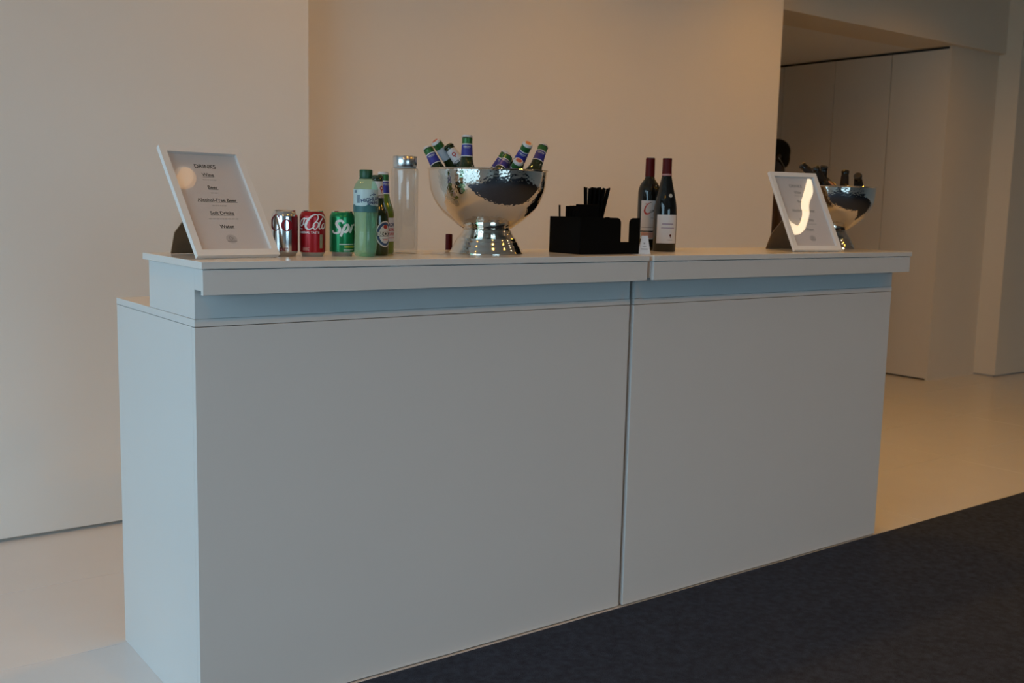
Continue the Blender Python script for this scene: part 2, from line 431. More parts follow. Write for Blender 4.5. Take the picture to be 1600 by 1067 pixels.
# ------------------------------------------------------------------ ceiling lamps
def downlight(x, y, label, z=ZC, power=14.0):
    t = empty('ceiling_downlight', (x, y, z)); tag(t, label, 'ceiling light', 'ceiling downlights')
    lathe('trim_ring', [(0.046, -0.002), (0.062, -0.006), (0.064, -0.001), (0.064, 0.0), (0.046, 0.0), (0.046, -0.002)], M_FRAMEW, t, 32)
    lathe('lens', [(0.0, -0.003), (0.045, -0.003), (0.045, -0.001), (0.0, -0.001)], M_LAMP, t, 24)
    ld = bpy.data.lights.new('warm_lamp', 'SPOT'); ld.energy = power; ld.color = WARM; ld.spot_size = math.radians(150); ld.spot_blend = 0.9; ld.shadow_soft_size = 0.045
    lo = bpy.data.objects.new('warm_lamp', ld); C.objects.link(lo); lo.parent = t; lo.location = (0, 0, -0.02)
for x, y, p, row, w in [(-0.6, 0.8, .6, 'wall', 'nearest the left window'), (1.0, 0.8, .8, 'wall', 'between the left bar unit and the wall'), (2.5, 0.85, 1, 'wall', 'between the right bar unit and the wall'),
                        (4.0, 1.0, 1, 'wall', 'before the corner of the wall opening'), (5.6, 0.9, 1, 'wall', 'before the recess with the wall panels'),
                        (-0.5, -0.07, 1, 'bar', 'in line with the left end of the bar'), (0.98, -0.215, .1, 'bar', 'straight above the left bar unit'), (2.45, -0.07, 1, 'bar', 'straight above the right bar unit'), (3.95, -0.07, 1, 'bar', 'in line with the right end of the bar'),
                        (-1.5, -2.2, 1, 'room', 'over the carpet nearest the left window'), (0.5, -2.2, 1, 'room', 'over the carpet before the left bar unit'), (2.5, -2.2, 1, 'room', 'over the carpet before the right bar unit'), (4.5, -2.4, 1, 'room', 'over the carpet far right of the bar'), (4.9, 3.7, 1, 'recess', 'added inside the recess as warm fill')]:
    downlight(x, y, 'small round warm ceiling downlight ' + w, z=2.445 if row == 'recess' else ZC, power=LAMPS[row] * p)  # the recess lamp is an unseen extra, put in to warm the panels
# added glowing strip, bent to draw the hook-shaped reflection in the right-hand menu
t = empty('added_reflection_strip', (3.75, -1.15, ZC)); tag(t, 'hook-shaped glowing warm strip added on the ceiling right of the bar for its reflection', 'ceiling light')
hook = [(3.72, -0.99), (3.745, -1.10), (3.74, -1.17), (3.765, -1.24), (3.77, -1.31), (3.755, -1.355), (3.715, -1.35), (3.64, -1.27)]
g = stroke2d([(x - 3.75, y + 1.15) for x, y in hook], [0.004, .052, .042, .034, .034, .046, .052, .006], 6)
bm = graphics_bm([g]); r = bmesh.ops.extrude_face_region(bm, geom=bm.faces[:])
for v in r['geom']:
    if isinstance(v, bmesh.types.BMVert): v.co.z -= 0.02
from_bm('hook_strip', bm, M_HOOK, t)

# ------------------------------------------------------------------ the bar: two units
def bar_unit(label, x0, x1, yo, wl, wr):
    """x0..x1 body, yo small offset of the front, wl / wr overhang of the top at the two ends"""
    W = x1 - x0
    t = empty('bar_counter', (x0, yo, 0)); tag(t, label, 'bar counter', 'white bar units')
    D, DR = 0.588, 0.3145
    zl = 0.966; zp = 0.949; zs = 1.084; zf = 1.0265
    box('side_panel', 0, 0.019, 0.0185, D, 0.0, zp - 0.001, M_WHITE, t, 0.0008)
    box('side_panel', W - 0.019, W, 0.0185, D, 0.0, zp - 0.001, M_WHITE, t, 0.0008)
    box('front_panel', 0, W, 0.0, 0.018, 0.004, zp - 0.0015, M_WHITE, t, 0.0008)
    box('back_panel', 0.0195, W - 0.0195, D - 0.03, D - 0.012, 0.003, zp - 0.001, M_WHITE, t, 0.0006)
    box('ledge', -0.0005, W + 0.0005, -0.0008, D + 0.001, zp, zl, M_WHITE, t, 0.001)
    box('riser', 0.001, W - 0.001, 0.001, DR, zl + 0.0006, zs, M_WHITE, t, 0.0008)
    box('top_support', 0.001, W - 0.001, -0.0605, 0.001, zf + 0.007, zs, M_WHITE, t, 0.0006)
    box('fascia', -wl + 0.004, W + wr - 0.004, -0.0735, -0.061, zf, zs - 0.0016, M_WHITE, t, 0.0006)
    box('counter_top', -wl, W + wr, -0.0775, DR + 0.011, zs, ZT, M_TOPW, t, 0.0012)
    return t
bar_unit('left white bar counter unit, its bare side facing the window', 0.0, 1.3312, 0.0, 0.0106, 0.0)
bar_unit('right white bar counter unit, nearer to the panelled recess', 1.3455, 2.6727, -0.0043, 0.0, -0.004)

# ------------------------------------------------------------------ framed menus
def menu_frame(x, y, th, ph, label, faint):
    W, H, B, T = 0.2115, 0.311, 0.0165, 0.0125
    t = empty('menu_frame', (x, y, ZT + 0.001)); t.rotation_euler = (0, 0, th); tag(t, label, 'menu', 'framed menus on the bar')
    up = Vector((0, math.sin(ph), math.cos(ph))); nb = Vector((0, math.cos(ph), -math.sin(ph)))     # nb points to the back
    M = Matrix(((1, up.x, -nb.x, 0), (0, up.y, -nb.y, 0), (0, up.z, -nb.z, 0), (0, 0, 0, 1)))       # local: x right, y up the frame, z to the front
    zb = -T; M = M @ Matrix.Translation((0, T * math.tan(ph) * 0 , 0))
    lift = T * math.sin(ph)
    M = Matrix.Translation((0, 0, lift)) @ M
    M = M @ Matrix.Translation((0, 0, 0))
    def bar(pts): return prism('frame_bar', pts, -T, 0.0, M_FRAMEW, t, M)
    bar([(0, 0), (W, 0), (W - B, B), (B, B)]); bar([(0, H), (B, H - B), (W - B, H - B), (W, H)])
    bar([(0, 0), (B, B), (B, H - B), (0, H)]); bar([(W, 0), (W, H), (W - B, H - B), (W - B, B)])
    prism('back_board', [(0.004, 0.004), (W - 0.004, 0.004), (W - 0.004, H - 0.004), (0.004, H - 0.004)], -T - 0.003, -T - 0.0002, M_BROWN, t, M)
    page = prism('menu_page', [(B - .002, B - .002), (W - B + .002, B - .002), (W - B + .002, H - B + .002), (B - .002, H - B + .002)], -0.0105, -0.0098, M_PAPER, t, M)
    prism('glass', [(B - .002, B - .002), (W - B + .002, B - .002), (W - B + .002, H - B + .002), (B - .002, H - B + .002)], -0.0080, -0.0065, M_PANE, t, M)
    cx = W / 2; ih = H - 2 * B; yt = H - B
    def line(s, f, size, m, under=False, bold=0.0):
        g = text2d(s, size, bold=bold); g = rot2d(g, 0, cx, yt - f * ih); lst = [g]
        if under:
            xs = [p[0] for p in g[0]]; lst.append(rect2d(min(xs), max(xs), yt - f * ih - size * 0.47, yt - f * ih - size * 0.40))
        flat_print('printed_text', lst, m, page, M @ Matrix.Translation((0, 0, -0.0096)))
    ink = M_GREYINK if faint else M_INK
    line('DRINKS', .125, 0.0162, ink, bold=0.0003)
    for s, f in (('Wine', .213), ('Beer', .346), ('Alcohol-Free Beer', .478), ('Soft Drinks', .613), ('Water', .75)):
        line(s, f, 0.0135, ink, True, 0.00025)
    rnd = random.Random(4)
    for f, w in ((.265, .036), (.403, .020), (.535, .036), (.672, .078)):
        lst = []; xx = cx - w / 2
        while xx < cx + w / 2:
            l = rnd.uniform(.003, .009); lst.append(rect2d(xx, min(xx + l, cx + w / 2), yt - f * ih - .0014, yt - f * ih + .0014)); xx += l + .0016
        flat_print('small_print', lst, M_FAINT, page, M @ Matrix.Translation((0, 0, -0.0096)))
    yl = yt - .875 * ih
    flat_print('round_emblem', [ring2d(cx, yl, 0, 0, .014, .012, 28, 2)], mat('emblem_grey', (0.62, 0.58, 0.575), .8, noise=.02), page, M @ Matrix.Translation((0, 0, -0.0096)))
    flat_print('emblem_mark', [ring2d(cx - .002, yl + .0015, .0026, .0042, .004, .0056, 20, 1), stroke2d([(cx + .001, yl - .003), (cx + .004, yl + .004), (cx + .006, yl - .003)], .0014), rect2d(cx - .012, cx + .012, yl - .0075, yl - .0055)], M_GREYINK, page, M @ Matrix.Translation((0, 0, -0.0094)))
    # easel leg: hinged board standing behind
    p0 = M @ Vector((W / 2, H * 0.62, -T - 0.004)); foot_y = p0.y + 0.098
    foot = Vector((W / 2, foot_y, 0.0)); ax = p0 - foot; L = ax.length; ax.normalize()
    e1 = Vector((1, 0, 0)); nn = e1.cross(ax)
    E = Matrix(((e1.x, ax.x, nn.x, foot.x), (e1.y, ax.y, nn.y, foot.y), (e1.z, ax.z, nn.z, foot.z), (0, 0, 0, 1)))
    prism('easel_leg', [(-.060, 0.001), (.060, 0.001), (.066, L * .34), (.022, L * .96), (-.022, L * .96), (-.066, L * .34)], -0.0015, 0.0015, M_BROWN, t, E)
    return t
menu_frame(0.0150, 0.014, math.radians(7.2), math.radians(36.5), 'white framed drinks menu at the left end of the bar beside the cans', False)
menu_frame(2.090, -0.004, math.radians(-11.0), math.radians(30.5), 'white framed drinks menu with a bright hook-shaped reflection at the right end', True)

# ------------------------------------------------------------------ drink cans
CANR = 0.0318; CANH = 0.1125
def can_base(x, y, label, bodymat, neckmat, turn=0.0):
    t = empty('drink_can', (x, y, ZT), facing(x, y) + turn); tag(t, label, 'can', 'soft drink cans on the bar')
    R = CANR
    lathe('bottom_rim', [(0.0, .006), (.018, .006), (.0235, .0), (.025, .0), (R * .90, .0055), (R * .985, .0095)], M_CANALU, t, 48)
    lathe('body', [(R * .985, .0095), (R, .0125), (R, .0955), (R * .99, .0985), (R * .955, .1015)], bodymat, t, 48)
    lathe('neck', [(R * .955, .1015), (R * .86, .1075), (R * .815, .1095)], neckmat, t, 48)
    lathe('lid', [(R * .815, .1095), (R * .85, .1118), (R * .82, .1125), (R * .775, .1118), (R * .74, .107), (R * .70, .1065), (0, .1065)], M_CANALU, t, 48)
    tb = stroke2d([(0, -.010), (.0, .0), (0, .011)], [.010, .013, .009], 4)
    bm = graphics_bm([tb]); bmesh.ops.transform(bm, matrix=Matrix.Translation((0, 0, .1085)), verts=bm.verts[:])
    r = bmesh.ops.extrude_face_region(bm, geom=bm.faces[:])
    for v in r['geom']:
        if isinstance(v, bmesh.types.BMVert): v.co.z += .0008
    from_bm('pull_tab', bm, M_CANALU, t)
    return t
def seen(cx, half, yb, pts, R=CANR):
    k = R / half
    return [((px - cx) * k, (yb - py) * k) for px, py in pts]
def seen_stroke(cx, half, yb, pts, w, R=CANR, sub=5):
    k = R / half
    w = [a * k for a in w] if isinstance(w, (list, tuple)) else w * k
    return stroke2d(seen(cx, half, yb, pts, R), w, sub)
# silver can with big serif letters
c1 = can_base(0.2755, 0.125, 'silver drink can with big red letters, beside the left menu', M_CANALU, M_CANALU)
def bar_patch(name, a0, a1, z0, z1, m, t, R=CANR, lift=0.0002):
    wrap_print(name, [rect2d(a0 * R, a1 * R, z0, z1, 14, 1)], m, t, R, lift, maxlen=.02)
bar_patch('red_panel', 0.55, 2.6, .0125, .097, M_CANWINE, c1)
k = dict(cx=206, half=114, yb=1012)
g = [seen_stroke(**k, pts=[(160, 672), (142, 652), (118, 660), (98, 705), (100, 760), (122, 788), (146, 780), (160, 762)], w=[13, 7, 8, 15, 15, 8, 6, 3]), seen_stroke(**k, pts=[(160, 655), (161, 690)], w=[4, 6])]
def serif_o(cx, cy, rx, ry, th, hx):
    vs = []; fs = []; n = 32
    kk = CANR / 114
    for i in range(n):
        a = 2 * PI * i / n
        vs.append((cx + rx * math.cos(a), cy + ry * math.sin(a))); vs.append((cx + (rx - th) * math.cos(a), cy + (ry - hx) * math.sin(a)))
    for i in range(n):
        j = (i + 1) % n; fs.append((2 * i, 2 * i + 1, 2 * j + 1, 2 * j))
    return [((px - 206) * kk, (1012 - py) * kk) for px, py in vs], fs
g.append(serif_o(223, 742, 49, 52, 30, 7))
wrap_print('lettering', g, M_LETTER, c1, CANR, 0.0004, view=True)
wrap_print('lettering', [rot2d(text2d('ke', .034, bold=.0005), 0, .055, .073)], M_INK, c1, CANR, .0006, view=False)
g = [rot2d(text2d('DIET', .0095, bold=.0004), 0, -.002, .0165)]
wrap_print('lettering', g, M_LETTER, c1, CANR, .0004)
# red can with white script
c2 = can_base(0.3433, 0.11, 'bright red drink can with white flowing script, between the silver and green cans', M_CANRED, M_CANRED)
k = dict(cx=464, half=118, yb=1015)
g = [seen_stroke(**k, pts=[(478, 712), (502, 690), (516, 660), (502, 634), (470, 640), (430, 676), (405, 722), (408, 756), (436, 768), (470, 750), (486, 730)], w=[5, 10, 12, 9, 14, 19, 23, 19, 12, 8, 4]),
     seen_stroke(**k, pts=[(502, 634), (530, 632), (556, 644), (574, 668), (581, 700)], w=[6, 11, 13, 10, 4]),
     seen_stroke(**k, pts=[(498, 700), (474, 724), (474, 758), (492, 766), (512, 742), (516, 712), (498, 700)], w=[9, 12, 12, 8, 8, 9, 9]),
     seen_stroke(**k, pts=[(556, 664), (534, 700), (522, 746), (530, 764), (544, 752)], w=[10, 12, 12, 9, 5]),
     seen_stroke(**k, pts=[(566, 712), (552, 726), (548, 754), (558, 764), (570, 744), (574, 716)], w=[7, 9, 9, 7, 7, 7]),
     seen_stroke(**k, pts=[(390, 664), (366, 690), (356, 724), (368, 740), (384, 712), (396, 662)], w=[8, 10, 11, 8, 8, 10]),
     seen_stroke(**k, pts=[(396, 662), (384, 708), (388, 728), (400, 716)], w=[9, 9, 7, 4]),
     seen_stroke(**k, pts=[(398, 676), (420, 668)], w=[9, 9]),
     seen_stroke(**k, pts=[(348, 744), (356, 764), (376, 766)], w=[8, 11, 7])]
wrap_print('script_lettering', g, M_PRINTW, c2, CANR, .0004, view=True)
wrap_print('lettering', [rot2d(text2d('ORIGINAL TASTE', .0068, bold=.00025, spacing=1.15), 0, -.012, .0585)], M_PRINTW, c2, CANR, .0004)
g = [rect2d(.0185, .0275, .020, .054, 3, 1)]
wrap_print('nutrition_panel', g, mat('panel_grey_green', (0.24, 0.24, 0.16), .5, noise=.3, nscale=400), c2, CANR, .0003)
wrap_print('small_print', [rect2d(-.026, -.008, .0205, .0218, 4), rect2d(-.026, -.010, .0175, .0188, 4), rect2d(-.026, -.008, .0145, .0158, 4)], M_LABPINK, c2, CANR, .0003)
# green can with slanted letters
c3 = can_base(0.4256, 0.11, 'green drink can with slanted white letters, beside the water bottle', M_CANGREEN, M_CANGREEN)
k = dict(cx=738, half=122, yb=1010)
g = [seen_stroke(**k, pts=[(752, 694), (736, 674), (700, 676), (686, 700), (700, 728), (716, 752), (706, 782), (680, 792), (656, 782), (652, 762)], w=[24, 22, 24, 28, 30, 30, 26, 20, 16, 8]),
     seen_stroke(**k, pts=[(768, 712), (744, 770), (724, 822)], w=[26, 26, 22]),
     seen_stroke(**k, pts=[(758, 722), (790, 708), (798, 740), (778, 776), (752, 776)], w=[18, 22, 26, 24, 16]),
     seen_stroke(**k, pts=[(836, 708), (822, 752), (812, 786)], w=[22, 22, 22]),
     seen_stroke(**k, pts=[(828, 730), (846, 708), (857, 716)], w=[14, 16, 14])]
wrap_print('lettering', g, M_PRINTW, c3, CANR, .0004, view=True)
wrap_print('lettering', [rot2d(text2d('te', .032, shear=.3, bold=.0012), 0, .050, .074)], M_PRINTW, c3, CANR, .0004)
wrap_print('small_print', [rect2d(-.007, .034, .0285, .0305, 10)], M_PRINTW, c3, CANR, .0003)
wrap_print('small_print', [rect2d(.006, .036, .0205, .0255, 10)], M_PRINTY, c3, CANR, .0003)
wrap_print('small_print', [rect2d(.004, .033, .0145, .0158, 10), rect2d(.004, .022, .0118, .013, 6)], M_PRINTW, c3, CANR, .0003)

# ------------------------------------------------------------------ plastic water bottle
wx, wy = 0.4578, 0.045
t = empty('water_bottle', (wx, wy, ZT), facing(wx, wy)); tag(t, 'green tinted plastic water bottle with a dark green screw cap', 'bottle')
prof = [(.0, .010), (.010, .008), (.020, .001), (.0255, .0015), (.0285, .008), (.0300, .020), (.0298, .034), (.0282, .052), (.0278, .064), (.0284, .080), (.0298, .098), (.0306, .108), (.0306, .166), (.0300, .171), (.0272, .179), (.0222, .187), (.0170, .1925), (.0145, .1955), (.0142, .199)]
def petal(r, z, a):
    return r * (1 - 0.20 * max(0, 1 - z / .034) * (0.5 + 0.5 * math.cos(5 * a + .6)))
lathe('plastic_shell', prof, M_PET, t, 60, petal)
lathe('water', [(0, .011), (.018, .006), (.026, .010), (.0285, .022), (.0266, .064), (.0285, .095), (.0294, .110), (.0294, .160), (.0, .160)], M_WATERG, t, 40)
lathe('screw_cap', [(.0158, .1965), (.0162, .200), (.0162, .2145), (.0150, .2165), (0, .2168)], M_CAPGREEN, t, 48, lambda r, z, a: r * (1 + .012 * math.cos(36 * a)) if r > .0155 else r)
lathe('collar_ring', [(.0148, .1940), (.0180, .1945), (.0180, .1958), (.0148, .1964)], M_CAPGREEN, t, 40)
LR = .0307
lb = empty  # label wraps the upper body
l1 = wrap_print('label', [rect2d(-PI * LR * .98, PI * LR * .98, .1265, .1675, 48, 1)], M_PETLABEL, t, LR, .0003, maxlen=.02)
hill = []
n = 48
for i in range(n):
    u0 = -PI * LR * .98 + 2 * PI * LR * .98 * i / n; u1 = -PI * LR * .98 + 2 * PI * LR * .98 * (i + 1) / n
    h0 = .1275 + .0022 * math.sin(u0 * 130) + .0012 * math.sin(u0 * 290); h1 = .1275 + .0022 * math.sin(u1 * 130) + .0012 * math.sin(u1 * 290)
    hill.append(([(u0, .1115), (u1, .1115), (u1, h1), (u0, h0)], [(0, 1, 2, 3)]))
wrap_print('hill_band', hill, M_TEAL, t, LR, .0006, maxlen=.02)
g = [rot2d(text2d('HIGHLAND', .0125, bold=.0004), .17, .019, .1440), rot2d(text2d('SPRING', .0105, bold=.0004), .12, .021, .1345)]
g += [stroke2d([(.010, .1515), (.016, .1555), (.020, .1535), (.024, .1565), (.028, .154)], .0016), stroke2d([(.020, .1555), (.0205, .1605)], [.003, .001])]
wrap_print('lettering', g, M_NAVY, t, LR, .0009)
wrap_print('lettering', [rect2d(-.023, -.015, .134, .154, 4), rect2d(-.033, -.024, .159, .1655, 3)], mat('label_blue_grey', (0.16, 0.24, 0.30), .5, noise=.2, nscale=300), t, LR, .0009)

# ------------------------------------------------------------------ beer bottles
BH = 0.222
BEERPROF = [(0, .003), (.022, .003), (.0255, .0), (.028, .002), (.0292, .006), (.0292, .108), (.0280, .118), (.0240, .131), (.0192, .144), (.0170, .156), (.0158, .168), (.0146, .185), (.0135, .203), (.0132, .206), (.0140, .208), (.0140, .212), (.0128, .214), (.0125, .219), (0, .219)]
def brad(z):
    for (r0, z0), (r1, z1) in zip(BEERPROF[5:-1], BEERPROF[6:]):
        if z0 <= z <= z1: return r0 + (r1 - r0) * (z - z0) / max(1e-9, z1 - z0)
    return .0292
def cap_obj(parent, m, topm):
    c = lathe('crown_cap', [(.0150, BH - .0075), (.0148, BH - .0055), (.0132, BH - .0015), (.0115, BH), (0, BH)], m, parent, 63, lambda r, z, a: r * (1 + .035 * math.cos(21 * a)) if r > .0145 else r)
    if topm: lathe('cap_print', [(.0085, BH + .0002), (0, BH + .0003)], topm, c, 24)
    return c
def band(name, z0, z1, m, parent, lift=.0004, n=5):
    pr = [(brad(z0 + (z1 - z0) * i / n) + lift, z0 + (z1 - z0) * i / n) for i in range(n + 1)]
    return lathe(name, pr, m, parent, 36)
def blue_neck(t, glass=M_BEER):
    lathe('glass_bottle', BEERPROF, glass, t, 40)
    cap_obj(t, mat('white_cap', (.62, .60, .60), .35, noise=.05), M_CAPRED)
    band('green_foil', .197, .2135, M_GREENFOIL, t, .0007)
    b = band('neck_label', .163, .197, M_BLUE, t)
    band('white_edge', .1945, .1975, M_LABELW, b, .0008, 2); band('white_edge', .1620, .1648, M_LABELW, b, .0008, 2)
    wrap_print('lettering', [rot2d(text2d('PERONI', .0058, bold=.0002), 0, 0, .1885), rect2d(-.007, .007, .1845, .1852)], M_LABELG, b, lambda z: brad(z), .0009)
    lab = wrap_print('front_label', [rect2d(-.030, .030, .034, .098, 16, 2)], M_LABELW, t, .0292, .0004, maxlen=.01)
    g = [rot2d(text2d('PERONI', .013, bold=.0005), 0, 0, .079)]
    wrap_print('lettering', g, M_NAVY, lab, .0292, .0007)
    wrap_print('lettering', [rot2d(text2d('NASTRO', .0105, bold=.0004), 0, 0, .0655), rot2d(text2d('AZZURRO', .0095, bold=.0003), 0, 0, .054), rect2d(-.024, .024, .043, .0445, 10)], M_LABRED, lab, .0292, .0007)
def white_neck(t, glass=M_BEER):
    lathe('glass_bottle', BEERPROF, glass, t, 40)
    cap_obj(t, M_CAPG, None)
    b = band('neck_label', .166, .205, M_LABELW, t)
    wrap_print('key_emblem', [ring2d(0, .186, .003, .003, .0055, .0065, 24, 1), rect2d(-.001, .001, .174, .181)], M_LABRED, b, lambda z: brad(z), .0007)
    b2 = band('neck_band', .1585, .1655, M_INK, t)
    wrap_print('lettering', [rot2d(text2d("BECK'S", .0075, bold=.0003), 0, 0, .162)], M_LABELW, b2, lambda z: brad(z), .0008)
    lab = wrap_print('front_label', [ring2d(0, .060, 0, 0, .0275, .036, 44, 5)], M_LABELW, t, .0292, .0004)
    wrap_print('blue_ring', [ring2d(0, .060, .0185, .0255, .0245, .0325, 44, 2)], M_NAVY, lab, .0292, .0006)
    wrap_print('black_band', [rect2d(-.030, .030, .0535, .0665, 20)], M_INK, lab, .0292, .0008)
    wrap_print('lettering', [rot2d(text2d("BECK'S", .0145, bold=.0006), 0, 0, .060)], M_LABELW, lab, .0292, .001)
    wrap_print('emblem', [ring2d(0, .080, 0, 0, .007, .0055, 20, 1)], M_LABRED, lab, .0292, .0008)
    wrap_print('red_bar', [rect2d(-.009, .009, .043, .0455, 4)], M_LABRED, lab, .0292, .0008)
    wrap_print('small_print', [rect2d(-.011, .011, .038, .0395, 4), rect2d(-.010, .010, .0475, .049, 4)], M_GREYINK, lab, .0292, .0008)
def silver_neck(t):
    blue_neck(t)
    for ch in list(t.children):
        if ch.name.split('.')[0] == 'neck_label':
            for g2 in list(ch.children): bpy.data.objects.remove(g2)
            bpy.data.objects.remove(ch)
    band('neck_label', .160, .199, M_LABELG, t)
def dark_beer(t):
    lathe('glass_bottle', BEERPROF, M_BROWNGLASS, t, 40)
    cap_obj(t, mat('dark_brown_cap', (.03, .02, .012), .35, noise=.1), None)
    band('neck_label', .163, .199, mat('dark_neck_label', (.016, .011, .008), .6, spec=.2, noise=.1), t)
    wrap_print('front_label', [rect2d(-.026, .026, .040, .095, 14, 2)], M_LABPINK, t, .0292, .0004, maxlen=.01)

bx, by = 0.5215, 0.10
t = empty('beer_bottle', (bx, by, ZT), facing(bx, by) + 0.80); t.scale = (1, 1, .927); tag(t, 'upright dark beer bottle with white neck label and ringed label, behind the water bottle', 'bottle', 'beer bottles')
white_neck(t)
bx, by = 0.5835, 0.178
t = empty('beer_bottle', (bx, by, ZT), facing(bx, by) + 0.75); t.scale = (1, 1, .98); tag(t, 'upright bright green beer bottle with blue neck label, beside the clear glass bottle', 'bottle', 'beer bottles')
blue_neck(t, M_BEER2)

# ------------------------------------------------------------------ clear glass bottle
gx, gy = 0.6540, 0.185
t = empty('glass_carafe', (gx, gy, ZT), facing(gx, gy)); tag(t, 'tall empty clear glass bottle with a brushed steel lid', 'bottle')
lathe('glass_body', [(0, .0), (.034, .0), (.0365, .004), (.0365, .222), (.035, .228), (.031, .231), (.0285, .233)], M_CLEAR, t, 48)
lathe('inner_wall', [(0, .012), (.026, .012), (.0285, .017), (.0285, .221), (.0270, .229), (.0262, .233)], M_CLEARIN, t, 48)
ld_ = lathe('steel_lid', [(.0, .2325), (.0315, .2325), (.0322, .234), (.0322, .2605), (.0312, .2618), (0, .2618)], M_BRUSH, t, 48)
lathe('lid_seal', [(.0285, .229), (.0300, .230), (.0300, .2325), (.0285, .2325)], mat('clear_seal', (.55, .55, .54), .4, noise=.03), t, 40)

# ------------------------------------------------------------------ steel bowls
BOWL = [(.168, .2335), (.1715, .2345), (.1720, .2330), (.1672, .2300), (.1662, .215), (.1645, .195), (.1610, .175), (.1500, .1475), (.1385, .129), (.1250, .1130), (.1030, .0935), (.0840, .0800), (.0680, .0690), (.0650, .0672)]
BOWLIN = [(.168, .2335), (.1648, .2295), (.1638, .215), (.1620, .195), (.1585, .176), (.1472, .149), (.1360, .131), (.1225, .1155), (.1010, .0965), (.0820, .0830), (.0600, .0730), (.0, .0705)]
FOOT = [(.0650, .0672), (.0690, .0655), (.0735, .0560), (.0800, .0470), (.0835, .0430), (.0840, .0395), (.0880, .0340), (.0900, .0310), (.0905, .0275), (.0945, .0215), (.0965, .0185), (.0972, .0150), (.1010, .0080), (.1035, .0045), (.1050, .0020), (.1050, .0), (.0980, .0), (.0950, .010), (.0600, .060), (0, .062)]
def bowl(x, y, label):
    t = empty('punch_bowl', (x, y, ZT)); tag(t, label, 'bowl', 'hammered steel bowls')
    bm = bmesh.new(); lathe_bm(bm, list(reversed(BOWLIN)) + BOWL[1:], 96)
    from_bm('bowl_body', bm, M_HAMMER, t, angle=0.9)
    lathe('foot', FOOT, M_STEEL, t, 64, angle=0.5)
    return t
BX, BY = 0.8983, 0.14
bowl(BX, BY, 'hammered steel punch bowl of green beer bottles at the middle of the bar')
BX2, BY2 = 2.538, 0.20
bowl(BX2, BY2, 'hammered steel punch bowl of dark bottles behind the right menu')
def put(t, cap, d):
    d = Vector(d).normalized(); p = Vector(cap) - d * BH
    q = Vector((0, 0, 1)).rotation_difference(d)
    # spin about the own axis so that the front faces the viewers
    f = q @ Vector((0, -1, 0)); tgt = (CAM - Vector(cap)); tgt = (tgt - d * tgt.dot(d)).normalized(); f = (f - d * f.dot(d)).normalized()
    a = math.atan2(d.dot(f.cross(tgt)), f.dot(tgt))
    t.rotation_mode = 'QUATERNION'
    from mathutils import Quaternion
    t.rotation_quaternion = Quaternion(d, a) @ q; t.location = p
def sight(x, y):
    d = (Vector((x, y, 0)) - Vector((CAM.x, CAM.y, 0))).normalized()
    return Vector((d.y, -d.x, 0)), d          # across and along the line of sight
def at_bowl(x, y, p):
    a, d = sight(x, y); return Vector((x, y, ZT + p[2])) + a * p[0] + d * p[1]
def lean(x, y, p):
    a, d = sight(x, y); return a * p[0] + d * p[1] + Vector((0, 0, p[2]))
IN1 = [([-0.1754, 0.0627, 0.2964], [-0.4526, 0.2894, 0.8435], blue_neck, 'green beer bottle with blue neck label leaning left, leftmost in the middle bowl'),
       ([-0.1521, 0.04, 0.3136], [-0.5654, -0.344, 0.7497], silver_neck, 'green beer bottle with silver neck foil leaning left in the middle bowl'),
       ([-0.1153, 0.0362, 0.3006], [-0.572, 0.2591, 0.7783], white_neck, 'dark beer bottle with white neck label and red emblem in the middle bowl'),
       ([-0.0587, -0.0474, 0.3263], [0.0045, 0.0482, 0.9988], blue_neck, 'tallest upright beer bottle with blue neck label in the middle bowl'),
       ([0.0534, 0.0538, 0.2886], [0.5, 0.0068, 0.866], blue_neck, 'low-leaning beer bottle behind the others right of the gap in the middle bowl'),
       ([0.0566, 0.0264, 0.2745], [0.36, 0.6493, 0.67], blue_neck, 'beer bottle with its blue label half sunk at the centre right of the middle bowl'),
       ([0.0851, -0.0592, 0.26], [0.3071, -0.6129, 0.7281], blue_neck, 'beer bottle whose red and white cap faces the viewer in the middle bowl'),
       ([0.1119, -0.0052, 0.311], [0.3661, -0.5384, 0.759], blue_neck, 'beer bottle with blue neck label leaning right, second from the right in the middle bowl'),
       ([0.1598, 0.0818, 0.3114], [0.3027, 0.435, 0.848], blue_neck, 'rightmost beer bottle with blue neck label in the middle bowl')]
proto = {}
for cp, d, fn, lab in IN1:
    if fn in proto: t = copy_tree(proto[fn])
    else:
        t = empty('beer_bottle'); fn(t); proto[fn] = t
    tag(t, lab, 'bottle', 'beer bottles in the middle bowl')
    put(t, at_bowl(BX, BY, cp), lean(BX, BY, d))
IN2 = [([-0.1154, 0.1423, 0.3222], [-0.7616, 0.1167, 0.6375], 'dark bottle leaning far left out of the right bowl'),
       ([-0.0604, -0.0862, 0.3049], [-0.4979, -0.0811, 0.8635], 'dark bottle leaning left, second from the left in the right bowl'),
       ([-0.0267, 0.0116, 0.3139], [0.0874, 0.0053, 0.9962], 'upright dark bottle at the middle of the right bowl'),
       ([0.0515, 0.0472, 0.2983], [0.0206, 0.2279, 0.9735], 'upright dark bottle second from the right in the right bowl'),
       ([0.0928, -0.1637, 0.2737], [-0.0939, -0.8083, 0.5813], 'rightmost dark bottle, sunk low in the right bowl')]
pr = None
for cp, d, lab in IN2:
    if pr is None: t = empty('dark_bottle'); dark_beer(t); pr = t
    else: t = copy_tree(pr)
    tag(t, lab, 'bottle', 'dark bottles in the right bowl')
    put(t, at_bowl(BX2, BY2, cp), lean(BX2, BY2, d))

